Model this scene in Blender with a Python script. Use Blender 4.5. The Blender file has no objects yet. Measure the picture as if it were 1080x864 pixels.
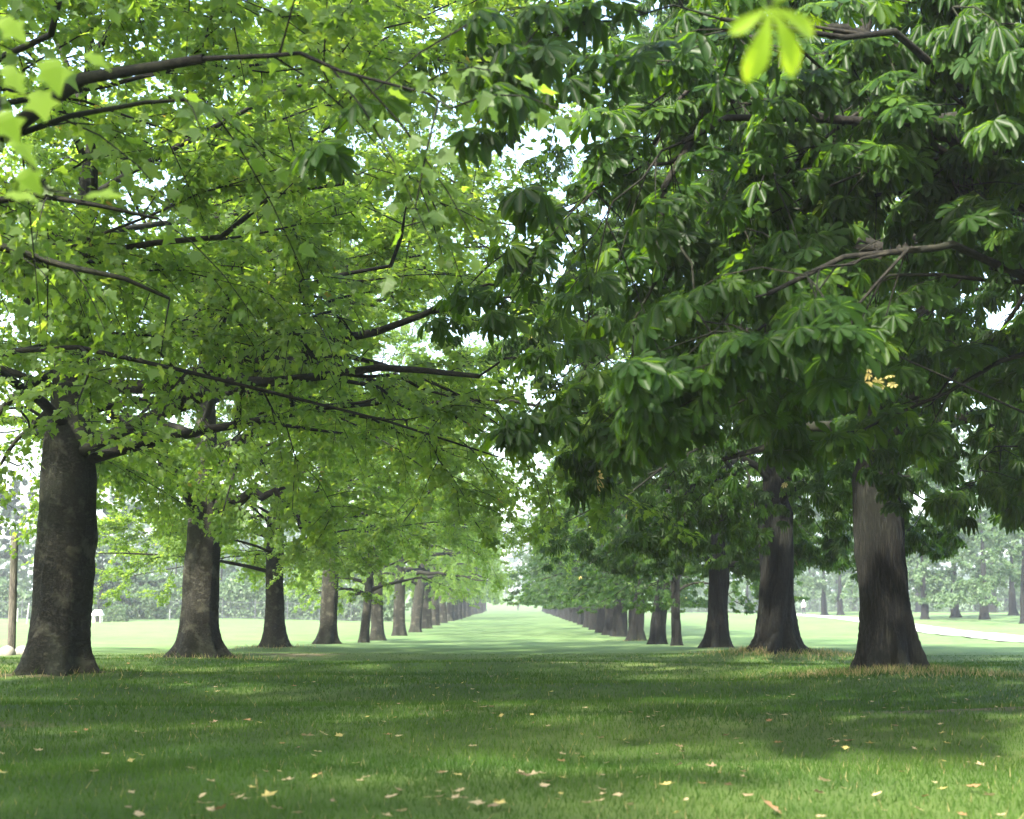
import bpy, math
import numpy as np
from mathutils import Vector

R_ = math.radians
scene = bpy.context.scene
COL = scene.collection
rng = np.random.default_rng(7)
CAM_Z = 0.95

# ------------------------------------------------------------------ camera maths
F_PX, CX, CY = 1500.0, 540.0, 432.0
PITCH, YAW = R_(8.08), 0.0033
def at(px, py, D):
    """Point of the place seen at photo pixel (px, py) at distance D along the avenue (metres)."""
    u, v = (px - CX) / F_PX, (CY - py) / F_PX
    fy, fz = math.cos(PITCH) - v * math.sin(PITCH), math.sin(PITCH) + v * math.cos(PITCH)
    x, y = u * math.cos(YAW) - fy * math.sin(YAW), u * math.sin(YAW) + fy * math.cos(YAW)
    s = D / y
    return np.array([x * s, D, CAM_Z + fz * s])

# ------------------------------------------------------------------ terrain
PY = np.array([-60, 0, 12, 21, 31, 41, 52, 65, 84, 98, 110, 133, 169, 191, 220, 270, 320, 380, 450, 600, 1400.])
PZ = np.array([-.95, -.95, -.98, -1.02, -1.0, -1.1, -1.25, -1.4, -1.42, -1.40, -1.28, -1.05, -.9, -.72, -.5, -.3, .2, 1.8, 4.4, 8.0, 14.]) + CAM_Z
_fy = np.arange(-60, 1400, 1.0)
_fz = np.interp(_fy, PY, PZ)
_k = np.hanning(15); _k /= _k.sum()
_fz = np.convolve(np.pad(_fz, 7, mode='edge'), _k, mode='valid')
def sstep(a): a = np.clip(a, 0, 1); return a * a * (3 - 2 * a)
MOUNDS = []          # (x, y, height, radius)
def terrain(x, y):
    x = np.asarray(x, float); y = np.asarray(y, float)
    z = np.interp(y, _fy, _fz)
    z = z + .38 * sstep((np.abs(x) - 9) / 22) * sstep((y - 55) / 70) * (1 - sstep((y - 260) / 120))
    z = z + .28 * sstep((x - 34) / 14) * sstep((y - 60) / 60)
    near = 1 - sstep((y - 60) / 60)
    z = z + near * (.035 * np.sin(y * .95 + .12 * x + 1.2) + .025 * np.sin(.55 * x - .4 * y) + .02 * np.sin(1.7 * y - .35 * x))
    for mx, my, mh, mr in MOUNDS:
        z = z + mh * np.exp(-(((x - mx) ** 2 + (y - my) ** 2) / (mr * mr)))
    return z

# ------------------------------------------------------------------ tree rows
XL, XR = -6.85, 5.72
LROW = [(21., XL + .17, .415, .57), (31., XL, .375, .64), (40.2, XL + .1, .255, .40), (51.6, XL + .05, .30, .47), (63.5, XL + .1, .19, .25), (71., XL, .32, .45), (84., XL, .34, .42),
        (97., XL, .36, .44), (109., XL, .38, .48), (121., XL, .36, .46), (133., XL, .36, .46), (147., XL, .38, .48), (158., XL, .36, .46), (169., XL, .36, .46)]
RROW = [(22., XR - .08, .38, .54), (31.8, XR, .38, .6), (41.2, XR, .28, .46), (51.6, XR, .16, .21), (59., XR, .29, .36), (69., XR, .36, .5), (80., XR, .37, .48),
        (87.5, XR, .38, .48), (96., XR, .36, .46), (105., XR, .38, .48), (114., XR, .38, .48), (124., XR, .38, .48), (134., XR, .38, .48), (145., XR, .38, .48),
        (156., XR, .38, .46), (168., XR, .38, .46)]
for k in range(11):
    LROW.append((181. + 12.2 * k, XL + .1 * math.sin(k * 2.1), .36 + .03 * math.sin(k), .46))
    RROW.append((180. + 12.2 * k, XR + .1 * math.cos(k * 1.7), .36 + .03 * math.cos(k), .46))
for (D, x, r, fl) in LROW[:4]: MOUNDS.append((x, D, .10, 1.5))
for (D, x, r, fl) in RROW[:3]: MOUNDS.append((x, D, .13, 1.5))
MOUNDS.append((XL + .2, 12.5, .1, 1.8)); MOUNDS.append((XR + .2, 13.2, .12, 1.8))

# ------------------------------------------------------------------ material helpers
def new_mat(name):
    m = bpy.data.materials.new(name); m.use_nodes = True
    nt = m.node_tree; nt.nodes.clear()
    out = nt.nodes.new('ShaderNodeOutputMaterial')
    return m, nt, out
def N(nt, typ, **kw):
    n = nt.nodes.new(typ)
    for k, v in kw.items():
        if k.startswith('i_'):
            n.inputs[k[2:].replace('_', ' ')].default_value = v
        else: setattr(n, k, v)
    return n
def ramp(nt, fac, stops):
    r = nt.nodes.new('ShaderNodeValToRGB')
    el = r.color_ramp.elements
    while len(el) < len(stops): el.new(.5)
    for e, (p, c) in zip(el, stops): e.position = p; e.color = (*c, 1)
    nt.links.new(fac, r.inputs[0]); return r.outputs[0]
def noise(nt, scale, detail=4, rough=.6, vec=None, coord='Object'):
    n = nt.nodes.new('ShaderNodeTexNoise'); n.inputs['Scale'].default_value = scale
    n.inputs['Detail'].default_value = detail; n.inputs['Roughness'].default_value = rough
    if vec is None:
        tc = nt.nodes.new('ShaderNodeTexCoord'); vec = tc.outputs[coord]
    nt.links.new(vec, n.inputs['Vector']); return n.outputs['Fac']
def mixc(nt, fac, a, b, mode='MIX'):
    m = nt.nodes.new('ShaderNodeMix'); m.data_type = 'RGBA'; m.blend_type = mode
    for sock, v in ((m.inputs['Factor'], fac), (m.inputs[6], a), (m.inputs[7], b)):
        if hasattr(v, 'is_linked'): nt.links.new(v, sock)
        elif isinstance(v, (int, float)): sock.default_value = v
        else: sock.default_value = (*v, 1)
    return m.outputs[2]

def leaf_mat(name, top_stops, trans_stops, under, trans=.64, rough=.45, spec=.25):
    """Leaves: colour varies leaf by leaf (tint attribute); the underside is paler and matt; light passes through."""
    m, nt, out = new_mat(name)
    a = N(nt, 'ShaderNodeAttribute', attribute_name='tint')
    top = ramp(nt, a.outputs['Fac'], top_stops)
    tr = ramp(nt, a.outputs['Fac'], trans_stops)
    geo = N(nt, 'ShaderNodeNewGeometry')
    col = mixc(nt, geo.outputs['Backfacing'], top, under)
    p = N(nt, 'ShaderNodeBsdfPrincipled')
    p.inputs['Roughness'].default_value = rough
    p.inputs['Specular IOR Level'].default_value = spec
    nt.links.new(col, p.inputs['Base Color'])
    t = N(nt, 'ShaderNodeBsdfTranslucent'); nt.links.new(tr, t.inputs['Color'])
    mx = N(nt, 'ShaderNodeMixShader'); mx.inputs[0].default_value = trans
    nt.links.new(p.outputs[0], mx.inputs[1]); nt.links.new(t.outputs[0], mx.inputs[2])
    nt.links.new(mx.outputs[0], out.inputs[0])
    return m
def bark_mat(name, dark, light, moss, vscale=(6, 6, 1.2), mottled=False, bump=.6):
    m, nt, out = new_mat(name)
    tc = N(nt, 'ShaderNodeTexCoord'); mp = N(nt, 'ShaderNodeMapping')
    mp.inputs['Scale'].default_value = vscale
    nt.links.new(tc.outputs['Object'], mp.inputs[0])
    n1 = noise(nt, 2.2, 8, .7, mp.outputs[0])
    n2 = noise(nt, 3.2 if mottled else 1.1, 3, .55)
    n3 = noise(nt, .9, 4, .6)
    ab = N(nt, 'ShaderNodeMath', operation='SUBTRACT'); nt.links.new(n1, ab.inputs[0]); ab.inputs[1].default_value = .5
    ab2 = N(nt, 'ShaderNodeMath', operation='ABSOLUTE'); nt.links.new(ab.outputs[0], ab2.inputs[0])
    furrow = ramp(nt, ab2.outputs[0], [(.0, (0, 0, 0)), (.07, (.75, .75, .75)), (.16, (1, 1, 1))])
    c = mixc(nt, 1.0 if not mottled else .7, ramp(nt, n1, [(.3, tuple(.5 * v for v in light)), (.72, light)]), furrow, 'MULTIPLY')
    c = mixc(nt, .85, dark, c)
    if mottled:
        pale = tuple(min(1, v * 1.9) for v in light)
        c = mixc(nt, ramp(nt, n2, [(.55, (0, 0, 0)), (.66, (.55, .55, .55))]), c, pale)
    c = mixc(nt, ramp(nt, n3, [(.45, (0, 0, 0)), (.68, (.6, .6, .6))]), c, moss)
    p = N(nt, 'ShaderNodeBsdfPrincipled'); p.inputs['Roughness'].default_value = .9
    p.inputs['Specular IOR Level'].default_value = .2
    nt.links.new(c, p.inputs['Base Color'])
    b = N(nt, 'ShaderNodeBump'); b.inputs['Strength'].default_value = bump; b.inputs['Distance'].default_value = .04
    nt.links.new(furrow, b.inputs['Height']); nt.links.new(b.outputs[0], p.inputs['Normal'])
    nt.links.new(p.outputs[0], out.inputs[0])
    return m
def plain_mat(name, c0, c1, scale=8, rough=.8, bump=.2):
    m, nt, out = new_mat(name)
    n1 = noise(nt, scale, 6, .65)
    p = N(nt, 'ShaderNodeBsdfPrincipled'); p.inputs['Roughness'].default_value = rough
    nt.links.new(ramp(nt, n1, [(.3, c0), (.7, c1)]), p.inputs['Base Color'])
    b = N(nt, 'ShaderNodeBump'); b.inputs['Strength'].default_value = bump; b.inputs['Distance'].default_value = .02
    nt.links.new(n1, b.inputs['Height']); nt.links.new(b.outputs[0], p.inputs['Normal'])
    nt.links.new(p.outputs[0], out.inputs[0])
    return m

M = {}
M['plane_leaf'] = leaf_mat('plane_leaf', [(0, (.045, .092, .026)), (.6, (.085, .145, .045)), (.97, (.13, .19, .065)), (1, (.30, .2, .05))],
                           [(0, (.18, .32, .02)), (.6, (.31, .46, .035)), (.97, (.46, .56, .05)), (1, (.5, .32, .05))], (.085, .135, .045))
M['chestnut_leaf'] = leaf_mat('chestnut_leaf', [(0, (.007, .021, .004)), (.7, (.017, .040, .007)), (.97, (.036, .07, .012)), (1, (.5, .42, .16))],
                              [(0, (.07, .17, .003)), (.7, (.14, .28, .005)), (.97, (.27, .42, .01)), (1, (.6, .5, .12))], (.022, .047, .013), trans=.42, rough=.42, spec=.14)
M['young_leaf'] = leaf_mat('young_leaf', [(0, (.10, .2, .015)), (1, (.22, .32, .03))], [(0, (.3, .48, .01)), (1, (.5, .65, .03))], (.2, .3, .04))  # brighter leaf copy for the near sprigs; backlight glow put into its colour
M['far_leaf'] = leaf_mat('far_leaf', [(0, (.022, .05, .02)), (1, (.06, .105, .038))], [(0, (.07, .15, .025)), (1, (.14, .24, .04))], (.06, .1, .045), trans=.4)
M['dark_leaf'] = leaf_mat('dark_leaf', [(0, (.008, .022, .010)), (1, (.02, .045, .02))], [(0, (.02, .06, .015)), (1, (.05, .11, .025))], (.02, .035, .018), trans=.25)
M['plane_bark'] = bark_mat('plane_bark', (.006, .0055, .0045), (.054, .053, .038), (.02, .027, .012), (4.5, 4.5, 6.5), True, .9)
M['chestnut_bark'] = bark_mat('chestnut_bark', (.004, .0038, .003), (.026, .0265, .02), (.012, .017, .008), (10, 10, 1.1), False, 1.0)
M['twig'] = bark_mat('twig_bark', (.007, .0065, .005), (.024, .022, .015), (.014, .019, .008), (6, 6, 6), False, .2)

# ------------------------------------------------------------------ mesh helpers
def link(name, me, mat, parent=None, loc=None):
    o = bpy.data.objects.new(name, me); COL.objects.link(o)
    if mat is not None and not me.materials:
        for mm in (mat if isinstance(mat, (list, tuple)) else [mat]): me.materials.append(mm)
    if parent is not None: o.parent = parent
    if loc is not None: o.location = loc
    return o
def mesh_np(name, verts, faces_list, smooth=False, tint=None):
    """faces_list: list of (F, k) int arrays, each one a face size."""
    me = bpy.data.meshes.new(name)
    verts = np.ascontiguousarray(verts, np.float32)
    me.vertices.add(len(verts)); me.vertices.foreach_set('co', verts.ravel())
    loops = np.concatenate([f.ravel() for f in faces_list]).astype(np.int32)
    sizes = np.concatenate([np.full(len(f), f.shape[1], np.int32) for f in faces_list])
    starts = np.concatenate([[0], np.cumsum(sizes)[:-1]]).astype(np.int32)
    me.loops.add(len(loops)); me.loops.foreach_set('vertex_index', loops)
    me.polygons.add(len(sizes)); me.polygons.foreach_set('loop_start', starts)
    try: me.polygons.foreach_set('loop_total', sizes)
    except Exception: pass
    me.polygons.foreach_set('use_smooth', np.full(len(sizes), smooth))
    if tint is not None:
        at_ = me.attributes.new('tint', 'FLOAT', 'FACE'); at_.data.foreach_set('value', np.ascontiguousarray(tint, np.float32))
    me.update(calc_edges=True)
    return me
def unit(v): return v / np.maximum(np.linalg.norm(v, axis=-1, keepdims=True), 1e-9)
def tubes(paths, radii, k):
    """paths (N,P,3), radii (N,P) -> verts, quad faces, open k-gon tubes closed to a point at the end."""
    n, P, _ = paths.shape
    t = unit(np.gradient(paths, axis=1))
    ref = np.where(np.abs(t[:, :1, 2:3]) > .9, np.array([1., 0, 0]), np.array([0, 0, 1.]))
    a = unit(np.cross(t, np.broadcast_to(ref, t.shape))); b = np.cross(t, a)
    th = np.arange(k) * 2 * np.pi / k
    v = paths[:, :, None, :] + radii[:, :, None, None] * (a[:, :, None, :] * np.cos(th)[None, None, :, None] + b[:, :, None, :] * np.sin(th)[None, None, :, None])
    idx = np.arange(n * P * k).reshape(n, P, k)
    q = np.stack([idx[:, :-1], np.roll(idx[:, :-1], -1, 2), np.roll(idx[:, 1:], -1, 2), idx[:, 1:]], -1).reshape(-1, 4)
    return v.reshape(-1, 3), q
def merge(parts):
    vs, fs, o = [], [], 0
    for v, f in parts:
        vs.append(v); fs.append(f + o); o += len(v)
    return np.concatenate(vs), np.concatenate(fs)

# leaf templates: x = towards the tip, y = across, z = normal
def tpl_plane():
    o = [(0, 0), (.12, .34), (.30, .27), (.52, .52), (.62, .24), (1.02, 0), (.62, -.24), (.52, -.52), (.30, -.27), (.12, -.34)]
    v = np.array([(x, y, .10 * abs(y) - .22 * x * x) for x, y in o])
    return v, [np.arange(10)[None, :]]
def tpl_plane_mid():
    o = [(0, 0), (.3, .42), (.6, .3), (1, 0), (.6, -.3), (.3, -.42)]
    v = np.array([(x, y, .10 * abs(y) - .2 * x * x) for x, y in o])
    return v, [np.arange(6)[None, :]]
def tpl_quad():
    v = np.array([(0, 0, 0), (.5, .42, .06), (1, 0, -.15), (.5, -.42, .06)])
    return v, [np.arange(4)[None, :]]
def tpl_palm(angles, lens, droop=.45):
    vs, fs = [], []
    for a, L in zip(angles, lens):
        base = [(0.02, 0), (.42, .115), (.75, .2), (.92, .14), (1.02, 0), (.92, -.14), (.75, -.2), (.42, -.115)]
        b = len(vs)
        for x, y in base:
            x, y = x * L, y * L * 1.05
            z = .16 * abs(y) - droop * x * x
            vs.append((x * math.cos(a) - y * math.sin(a), x * math.sin(a) + y * math.cos(a), z))
        fs += [(b, b + 4, b + 3, b + 2, b + 1), (b, b + 7, b + 6, b + 5, b + 4)]
    return np.array(vs), [np.array(fs)]
PALM7 = tpl_palm([R_(a) for a in (-128, -82, -40, 0, 40, 82, 128)], [.62, .85, .98, 1.05, .98, .85, .62])
PALM7B = tpl_palm([R_(a) for a in (-120, -76, -36, 3, 42, 78, 118)], [.7, .9, 1.0, .95, 1.02, .85, .6], .72)
PALM5 = tpl_palm([R_(a) for a in (-105, -52, 0, 52, 105)], [.72, .95, 1.05, .95, .72])
def tpl_star():
    ang = [R_(a) for a in (-125, -90, -60, -25, 0, 25, 60, 90, 125)]
    o = [(0, 0)]
    for i, a in enumerate(ang):
        r = 1.0 if i % 2 == 0 else .45
        o.append((r * math.cos(a), r * math.sin(a)))
    v = np.array([(x, y, -.3 * (x * x + y * y)) for x, y in o])
    return v, [np.arange(len(o))[None, :]]

LG = np.random.default_rng(99)
def place_leaves(tpl, pos, tip, nrm, size, tint):
    tv, tf = tpl
    x = unit(tip - nrm * (tip * nrm).sum(-1, keepdims=True)); y = np.cross(nrm, x)
    R = np.stack([x, y, nrm], 1)                       # rows are axes
    n, k = len(pos), len(tv)
    q3 = np.stack([np.ones(n), LG.uniform(.72, 1.12, n), LG.uniform(.2, 2.1, n)], 1)          # narrower, flatter or more curled leaves
    v = pos[:, None, :] + size[:, None, None] * np.einsum('nkj,njc->nkc', tv[None] * q3[:, None, :], R)
    off = (np.arange(n) * k)[:, None, None]
    faces = [(f[None] + off).reshape(-1, f.shape[1]) for f in tf]
    tn = np.concatenate([np.repeat(tint, len(f)) for f in tf])
    return v.reshape(-1, 3), faces, tn

# ------------------------------------------------------------------ tree skeleton
def grow(seed, H=15., R=6., fork=3.4, nl=14, ns=8, ntw=7, droop=1.0, skirt=.0, top=.64, shape=(.72, 1.6), custom=(), zmin=2.0, thick=1.0):
    g = np.random.default_rng(seed)
    limbs = []                                          # each: dict(path, rad)
    for i in range(nl):
        t = (i + .3) / nl
        h0 = fork + (top * H - fork) * t ** 1.15
        az = i * 2.39996 + g.normal(0, .25) + seed
        Rr = R * (1 - shape[0] * t ** shape[1]) * g.uniform(.86, 1.08)
        s = np.linspace(0, 1, 10)
        rise = (1.9 + 2.2 * t) if t < .75 else (H - h0) * g.uniform(.8, 1.0)
        drp = droop * max(0, 2.5 - 4.2 * t) * g.uniform(.7, 1.15) + skirt * max(0, 1 - 3 * t)
        z = h0 + rise * s ** .75 - drp * s ** 2.2
        wob = np.cumsum(g.normal(0, .10, 10)) * s; wob2 = np.cumsum(g.normal(0, .10, 10)) * s
        r = Rr * s ** .95
        a2 = az + wob * 1.2
        p = np.stack([r * np.cos(a2), r * np.sin(a2), z + wob2 * 1.6], -1)
        r0 = .15 * thick * (1 - .6 * t) * g.uniform(.8, 1.15) * (H / 15)
        limbs.append((p, r0 * (1 - .88 * s ** .8)))
    for p, r0 in custom:
        p = np.asarray(p, float); s_ = np.linspace(0, 1, 10)
        d = np.concatenate([[0], np.cumsum(np.linalg.norm(np.diff(p, axis=0), axis=1))]); d /= d[-1]
        pp = np.stack([np.interp(s_, d, p[:, c]) for c in range(3)], -1)
        pp[1:-1] = (pp[:-2] + 2 * pp[1:-1] + pp[2:]) / 4
        pp[1:-1] += g.normal(0, .075, (8, 3))
        limbs.append((pp, r0 * (1 - .75 * s_)))
    out = []
    for (p, rad) in limbs:
        L = np.linalg.norm(p[-1] - p[0])
        n_s = max(4, int(ns * (.45 + .55 * L / R)))
        s = np.sort(np.concatenate([g.uniform(.22, .95, n_s - 1), [1.0]]))
        f = s * 9; i0 = np.clip(f.astype(int), 0, 8); w = (f - i0)[:, None]
        base = p[i0] * (1 - w) + p[i0 + 1] * w
        tan = unit(p[i0 + 1] - p[i0])
        side = unit(np.cross(tan, np.array([0, 0, 1.])))
        sg = np.where(np.arange(n_s) % 2 == 0, 1, -1)[:, None]
        ang = g.uniform(.5, 1.15, n_s)[:, None] * np.where(s[:, None] > .97, .1, 1)
        d = unit(tan * np.cos(ang) + side * sg * np.sin(ang) + np.array([0, 0, 1]) * g.normal(.12, .3, (n_s, 1)))
        ln = (.45 + L * .33 * (1.15 - .65 * s)) * g.uniform(.75, 1.25, n_s)
        u = np.linspace(0, 1, 6)
        sp = base[:, None] + d[:, None] * (ln[:, None] * u[None])[:, :, None]
        low = np.clip((7.5 - base[:, 2]) / 5, 0, 1.0)
        sp[:, :, 2] -= (droop * (.12 + .5 * low) * ln * .55)[:, None] * u[None] ** 2
        sp[:, 1:] += np.cumsum(g.normal(0, .075, (n_s, 5, 3)), axis=1)
        i_f = np.clip(f, 0, 9)
        sr = np.interp(i_f, np.arange(10), rad)
        srad = np.minimum(sr * .6, .045)[:, None] * (1 - .75 * u[None])
        # twigs
        nt = np.clip((ntw * ln / 1.6).astype(int), 3, ntw + 5)
        par = np.repeat(np.arange(n_s), nt); nn = len(par)
        ut = g.uniform(.12, 1, nn); ut[np.cumsum(nt) - 1] = 1.0
        ff = ut * 5; j0 = np.clip(ff.astype(int), 0, 4); ww = (ff - j0)[:, None]
        tb = sp[par, j0] * (1 - ww) + sp[par, j0 + 1] * ww
        st = unit(sp[par, j0 + 1] - sp[par, j0])
        td = unit(st * .7 + g.normal(0, .62, (nn, 3)) + np.array([0, 0, .05]))
        tl = g.uniform(.45, 1.05, nn)
        uu = np.linspace(0, 1, 4)
        tp = tb[:, None] + td[:, None] * (tl[:, None] * uu[None])[:, :, None]
        lowt = np.clip((7.5 - tb[:, 2]) / 5, .1, 1.0)
        tp[:, :, 2] -= (droop * .55 * lowt * tl)[:, None] * uu[None] ** 2
        trad = np.full((nn, 1), .008) * (1 - .6 * uu[None])
        for arr in (p, sp, tp):
            zc = arr[..., 2]; a_, zm = zmin + .9, zmin
            arr[..., 2] = np.where(zc < a_, a_ - (a_ - zm) * (1 - np.exp(-np.clip(a_ - zc, 0, None) / (a_ - zm))), zc)
        out.append(dict(path=p, rad=rad, sp=sp, srad=srad, tp=tp, trad=trad))
    return out

def leaves_on(sk, g, kind, per, size, centre=(0, 0, 7.)):
    tp = np.concatenate([l['tp'] for l in sk])
    n = len(tp)
    if kind == 'plane':
        idx = np.repeat(np.arange(n), per); m = len(idx)
        w = g.uniform(.08, 1.02, m); f = np.clip(w * 3, 0, 2.999); i0 = f.astype(int); fr = (f - i0)[:, None]
        p = tp[idx, i0] * (1 - fr) + tp[idx, i0 + 1] * fr
        tdir = unit(tp[idx, -1] - tp[idx, 0])
        off = unit(g.normal(0, 1, (m, 3)) * np.array([1, 1, .6]))
        p = p + off * g.uniform(.02, .13, (m, 1))
        out = unit(p - np.array(centre)) * np.array([1, 1, .4])
        tip = unit(off * .8 + tdir * .5 + np.array([0, 0, -.55]) + out * .25 + g.normal(0, .2, (m, 3)))
        nrm = unit(np.array([0, 0, .75]) + out * .45 + g.normal(0, .42, (m, 3)))
    else:
        # rosettes of long-stalked leaves at the ends of the twigs and one lower whorl
        k1 = per
        idx = np.repeat(np.arange(n), k1); m = len(idx)
        j = np.tile(np.arange(k1), n)
        az = j * 2.39996 + np.repeat(g.uniform(0, 6.28, n), k1) + g.normal(0, .25, m)
        endp = tp[idx, 3] * 1.0
        back = np.where(j < (k1 + 1) // 2, 0, 1)[:, None] * g.uniform(.35, .8, (m, 1))
        pbase = endp * (1 - back) + tp[idx, 1] * back
        h = np.stack([np.cos(az), np.sin(az), np.full(m, -.1)], -1)
        out = unit(tp[idx, 3] - np.array(centre)) * np.array([1, 1, .3])
        d = unit(h + out * .35)
        p = pbase + d * g.uniform(.06, .16, (m, 1))
        nrm = unit(np.array([0, 0, .8]) + d * .45 + out * .5 + g.normal(0, .25, (m, 3)))
        tip = unit(d + np.array([0, 0, -.55]) + g.normal(0, .12, (m, 3)))
    nrm = unit(nrm - tip * (nrm * tip).sum(-1, keepdims=True))
    sz = size * g.uniform(.5, 1.25, m)
    # tint: clump by clump (twig) plus leaf by leaf; a rare yellowed one
    cl = g.uniform(0, 1, n)[idx]
    tint = np.clip(.12 + .42 * cl + g.normal(.18, .17, m), 0, .95)
    tint[g.uniform(0, 1, m) > .9985] = 1.0
    return p, tip, nrm, sz, tint

def limb_meshes(sk, name, twigs=True):
    res = []
    for l in sk:
        parts = [tubes(l['path'][None], l['rad'][None], 8), tubes(l['sp'], l['srad'], 4)]
        if twigs: parts.append(tubes(l['tp'], l['trad'], 3))
        v, f = merge(parts)
        res.append(mesh_np(name, v, [f], True))
    return res

def trunk_mesh(seed, r, flare, H, kind, lean=(0, 0), k=64, rows=60, top=.68, fork=3.4):
    g = np.random.default_rng(seed + 1000)
    zz = np.concatenate([np.linspace(-.25, 1.2, rows // 2), np.linspace(1.2, H * top, rows - rows // 2 + 1)[1:]])
    th = np.arange(k) * 2 * np.pi / k
    fl = (flare - r) * (.8 * np.exp(-np.clip(zz, 0, None) / .25) + .2 * np.exp(-np.clip(zz, 0, None) / .9) + .25 * np.clip(-zz, 0, 1) / .25)
    tap = np.where(zz < fork, 1 - .10 * zz / fork, .90 * np.clip(1 - (zz - fork) / (H * top - fork), 0, 1) ** .8 * .72 + .03)
    base = r * np.where(zz < fork, tap, np.maximum(tap, .0)) + fl
    ph = g.uniform(0, 6.28, 6)
    mod = np.zeros((rows, k))
    nroot = 6 if kind == 'plane' else 7
    tw = (.0 if kind == 'plane' else .45) * (1 if seed % 2 else -1)
    A = th[None, :] + tw * zz[:, None]
    rootw = np.exp(-np.clip(zz, 0, None) / .45)[:, None]
    mod += rootw * .22 * np.cos(nroot * th[None] + ph[0] + .5 * np.sin(2 * th[None] + ph[1]))
    amp = .025 if kind == 'plane' else .055
    if kind != 'plane': mod += .19 * (np.abs(np.sin(2.5 * A + ph[2])) ** .6 - .7) + .09 * (np.abs(np.sin(5.5 * A + ph[3])) ** .7 - .7)
    mod += amp * np.cos(4 * A + ph[2]) + amp * .7 * np.cos(7 * A + ph[3]) + amp * .35 * np.cos(13 * A + ph[4])
    mod += .03 * np.sin(2.1 * zz[:, None] + 2 * th[None] + ph[5]) + .018 * np.sin(5.3 * zz[:, None] + ph[1] + 3 * th[None])
    # burrs
    for _ in range(5):
        bz, bt, bs, ba = g.uniform(.4, fork + .5), g.uniform(0, 6.28), g.uniform(.08, .22), g.uniform(.04, .12)
        dth = np.angle(np.exp(1j * (th - bt)))
        mod += ba * np.exp(-((zz[:, None] - bz) / bs) ** 2 - (dth[None] * r / bs) ** 2)
    mod += g.normal(0, .012, (rows, k)) + (.0 if kind == 'plane' else .035) * (np.abs(np.sin(8.5 * A + 1.2 * np.sin(1.3 * zz[:, None] + ph[0]))) ** .5 - .7)
    rr = base[:, None] * (1 + mod)
    sway = .05 * np.sin(zz * .7 + ph[0])
    x = rr * np.cos(th)[None] + (lean[0] * zz + sway * np.clip(zz / 3, 0, 1))[:, None]
    y = rr * np.sin(th)[None] + (lean[1] * zz)[:, None]
    v = np.stack([x, y, np.broadcast_to(zz[:, None], x.shape)], -1).reshape(-1, 3)
    idx = np.arange(rows * k).reshape(rows, k)
    q = np.stack([idx[:-1], np.roll(idx[:-1], -1, 1), np.roll(idx[1:], -1, 1), idx[1:]], -1).reshape(-1, 4)
    return mesh_np(kind + '_trunk', v, [q], True)

def empty(name, loc, label, cat, group=None):
    o = bpy.data.objects.new(name, None); COL.objects.link(o)
    o.empty_display_size = .3
    o.location = loc; o['label'] = label; o['category'] = cat
    if group: o['group'] = group
    return o
def tag(o, label, cat, group=None):
    o['label'] = label; o['category'] = cat
    if group: o['group'] = group
    return o

# ------------------------------------------------------------------ prototypes of crowns
class Proto: pass
def proto(kind, seed, lod, per=None, **kw):
    P = Proto(); g = np.random.default_rng(seed + 50)
    P.kind = kind
    fork = kw.get('fork', 3.4)
    if lod == 'hi':
        sk = grow(seed, **kw)
        if kind == 'plane':
            p, t, n, s, ti = leaves_on(sk, g, 'plane', per or PER_PLANE, .10); tpl = tpl_plane(); mat = M['plane_leaf']
        else:
            p, t, n, s, ti = leaves_on(sk, g, 'chestnut', PER_CHEST, .142); tpl = PALM7; mat = M['chestnut_leaf']
        P.limbs = limb_meshes(sk, kind + '_limb')
    elif lod == 'mid':
        kw = dict(kw); kw.update(ns=7, ntw=5)
        sk = grow(seed, **kw)
        if kind == 'plane':
            p, t, n, s, ti = leaves_on(sk, g, 'plane', per or 58, .135); tpl = tpl_plane_mid(); mat = M['plane_leaf']
        else:
            p, t, n, s, ti = leaves_on(sk, g, 'chestnut', 15, .21); tpl = tpl_star(); mat = M['chestnut_leaf']
        P.limbs = limb_meshes(sk, kind + '_limb', False)
    else:
        kw = dict(kw); kw.update(ns=6, ntw=4, nl=12)
        sk = grow(seed, **kw)
        p, t, n, s, ti = leaves_on(sk, g, 'plane', per or 30, .29); tpl = tpl_quad()
        mat = M[{'plane': 'plane_leaf', 'chestnut': 'chestnut_leaf', 'far': 'far_leaf', 'dark': 'dark_leaf'}[kind]]
        P.limbs = []
    if tpl is PALM7:
        sel = g.uniform(0, 1, len(p)) < .6
        va, fa, ta = place_leaves(PALM7, p[sel], t[sel], n[sel], s[sel], ti[sel]); vb, fb, tb = place_leaves(PALM7B, p[~sel], t[~sel], n[~sel], s[~sel], ti[~sel])
        v, f, tn = np.concatenate([va, vb]), [fa[0], fb[0] + len(va)], np.concatenate([ta, tb])
    else: v, f, tn = place_leaves(tpl, p, t, n, s, ti)
    P.crown = mesh_np(kind + '_crown', v, f, tpl is PALM7, tn)
    P.crown.materials.append(mat)
    P.n = len(p)
    for me in P.limbs: me.materials.append(M['twig'])
    return P
PER_PLANE, PER_CHEST = 80, 21

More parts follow.
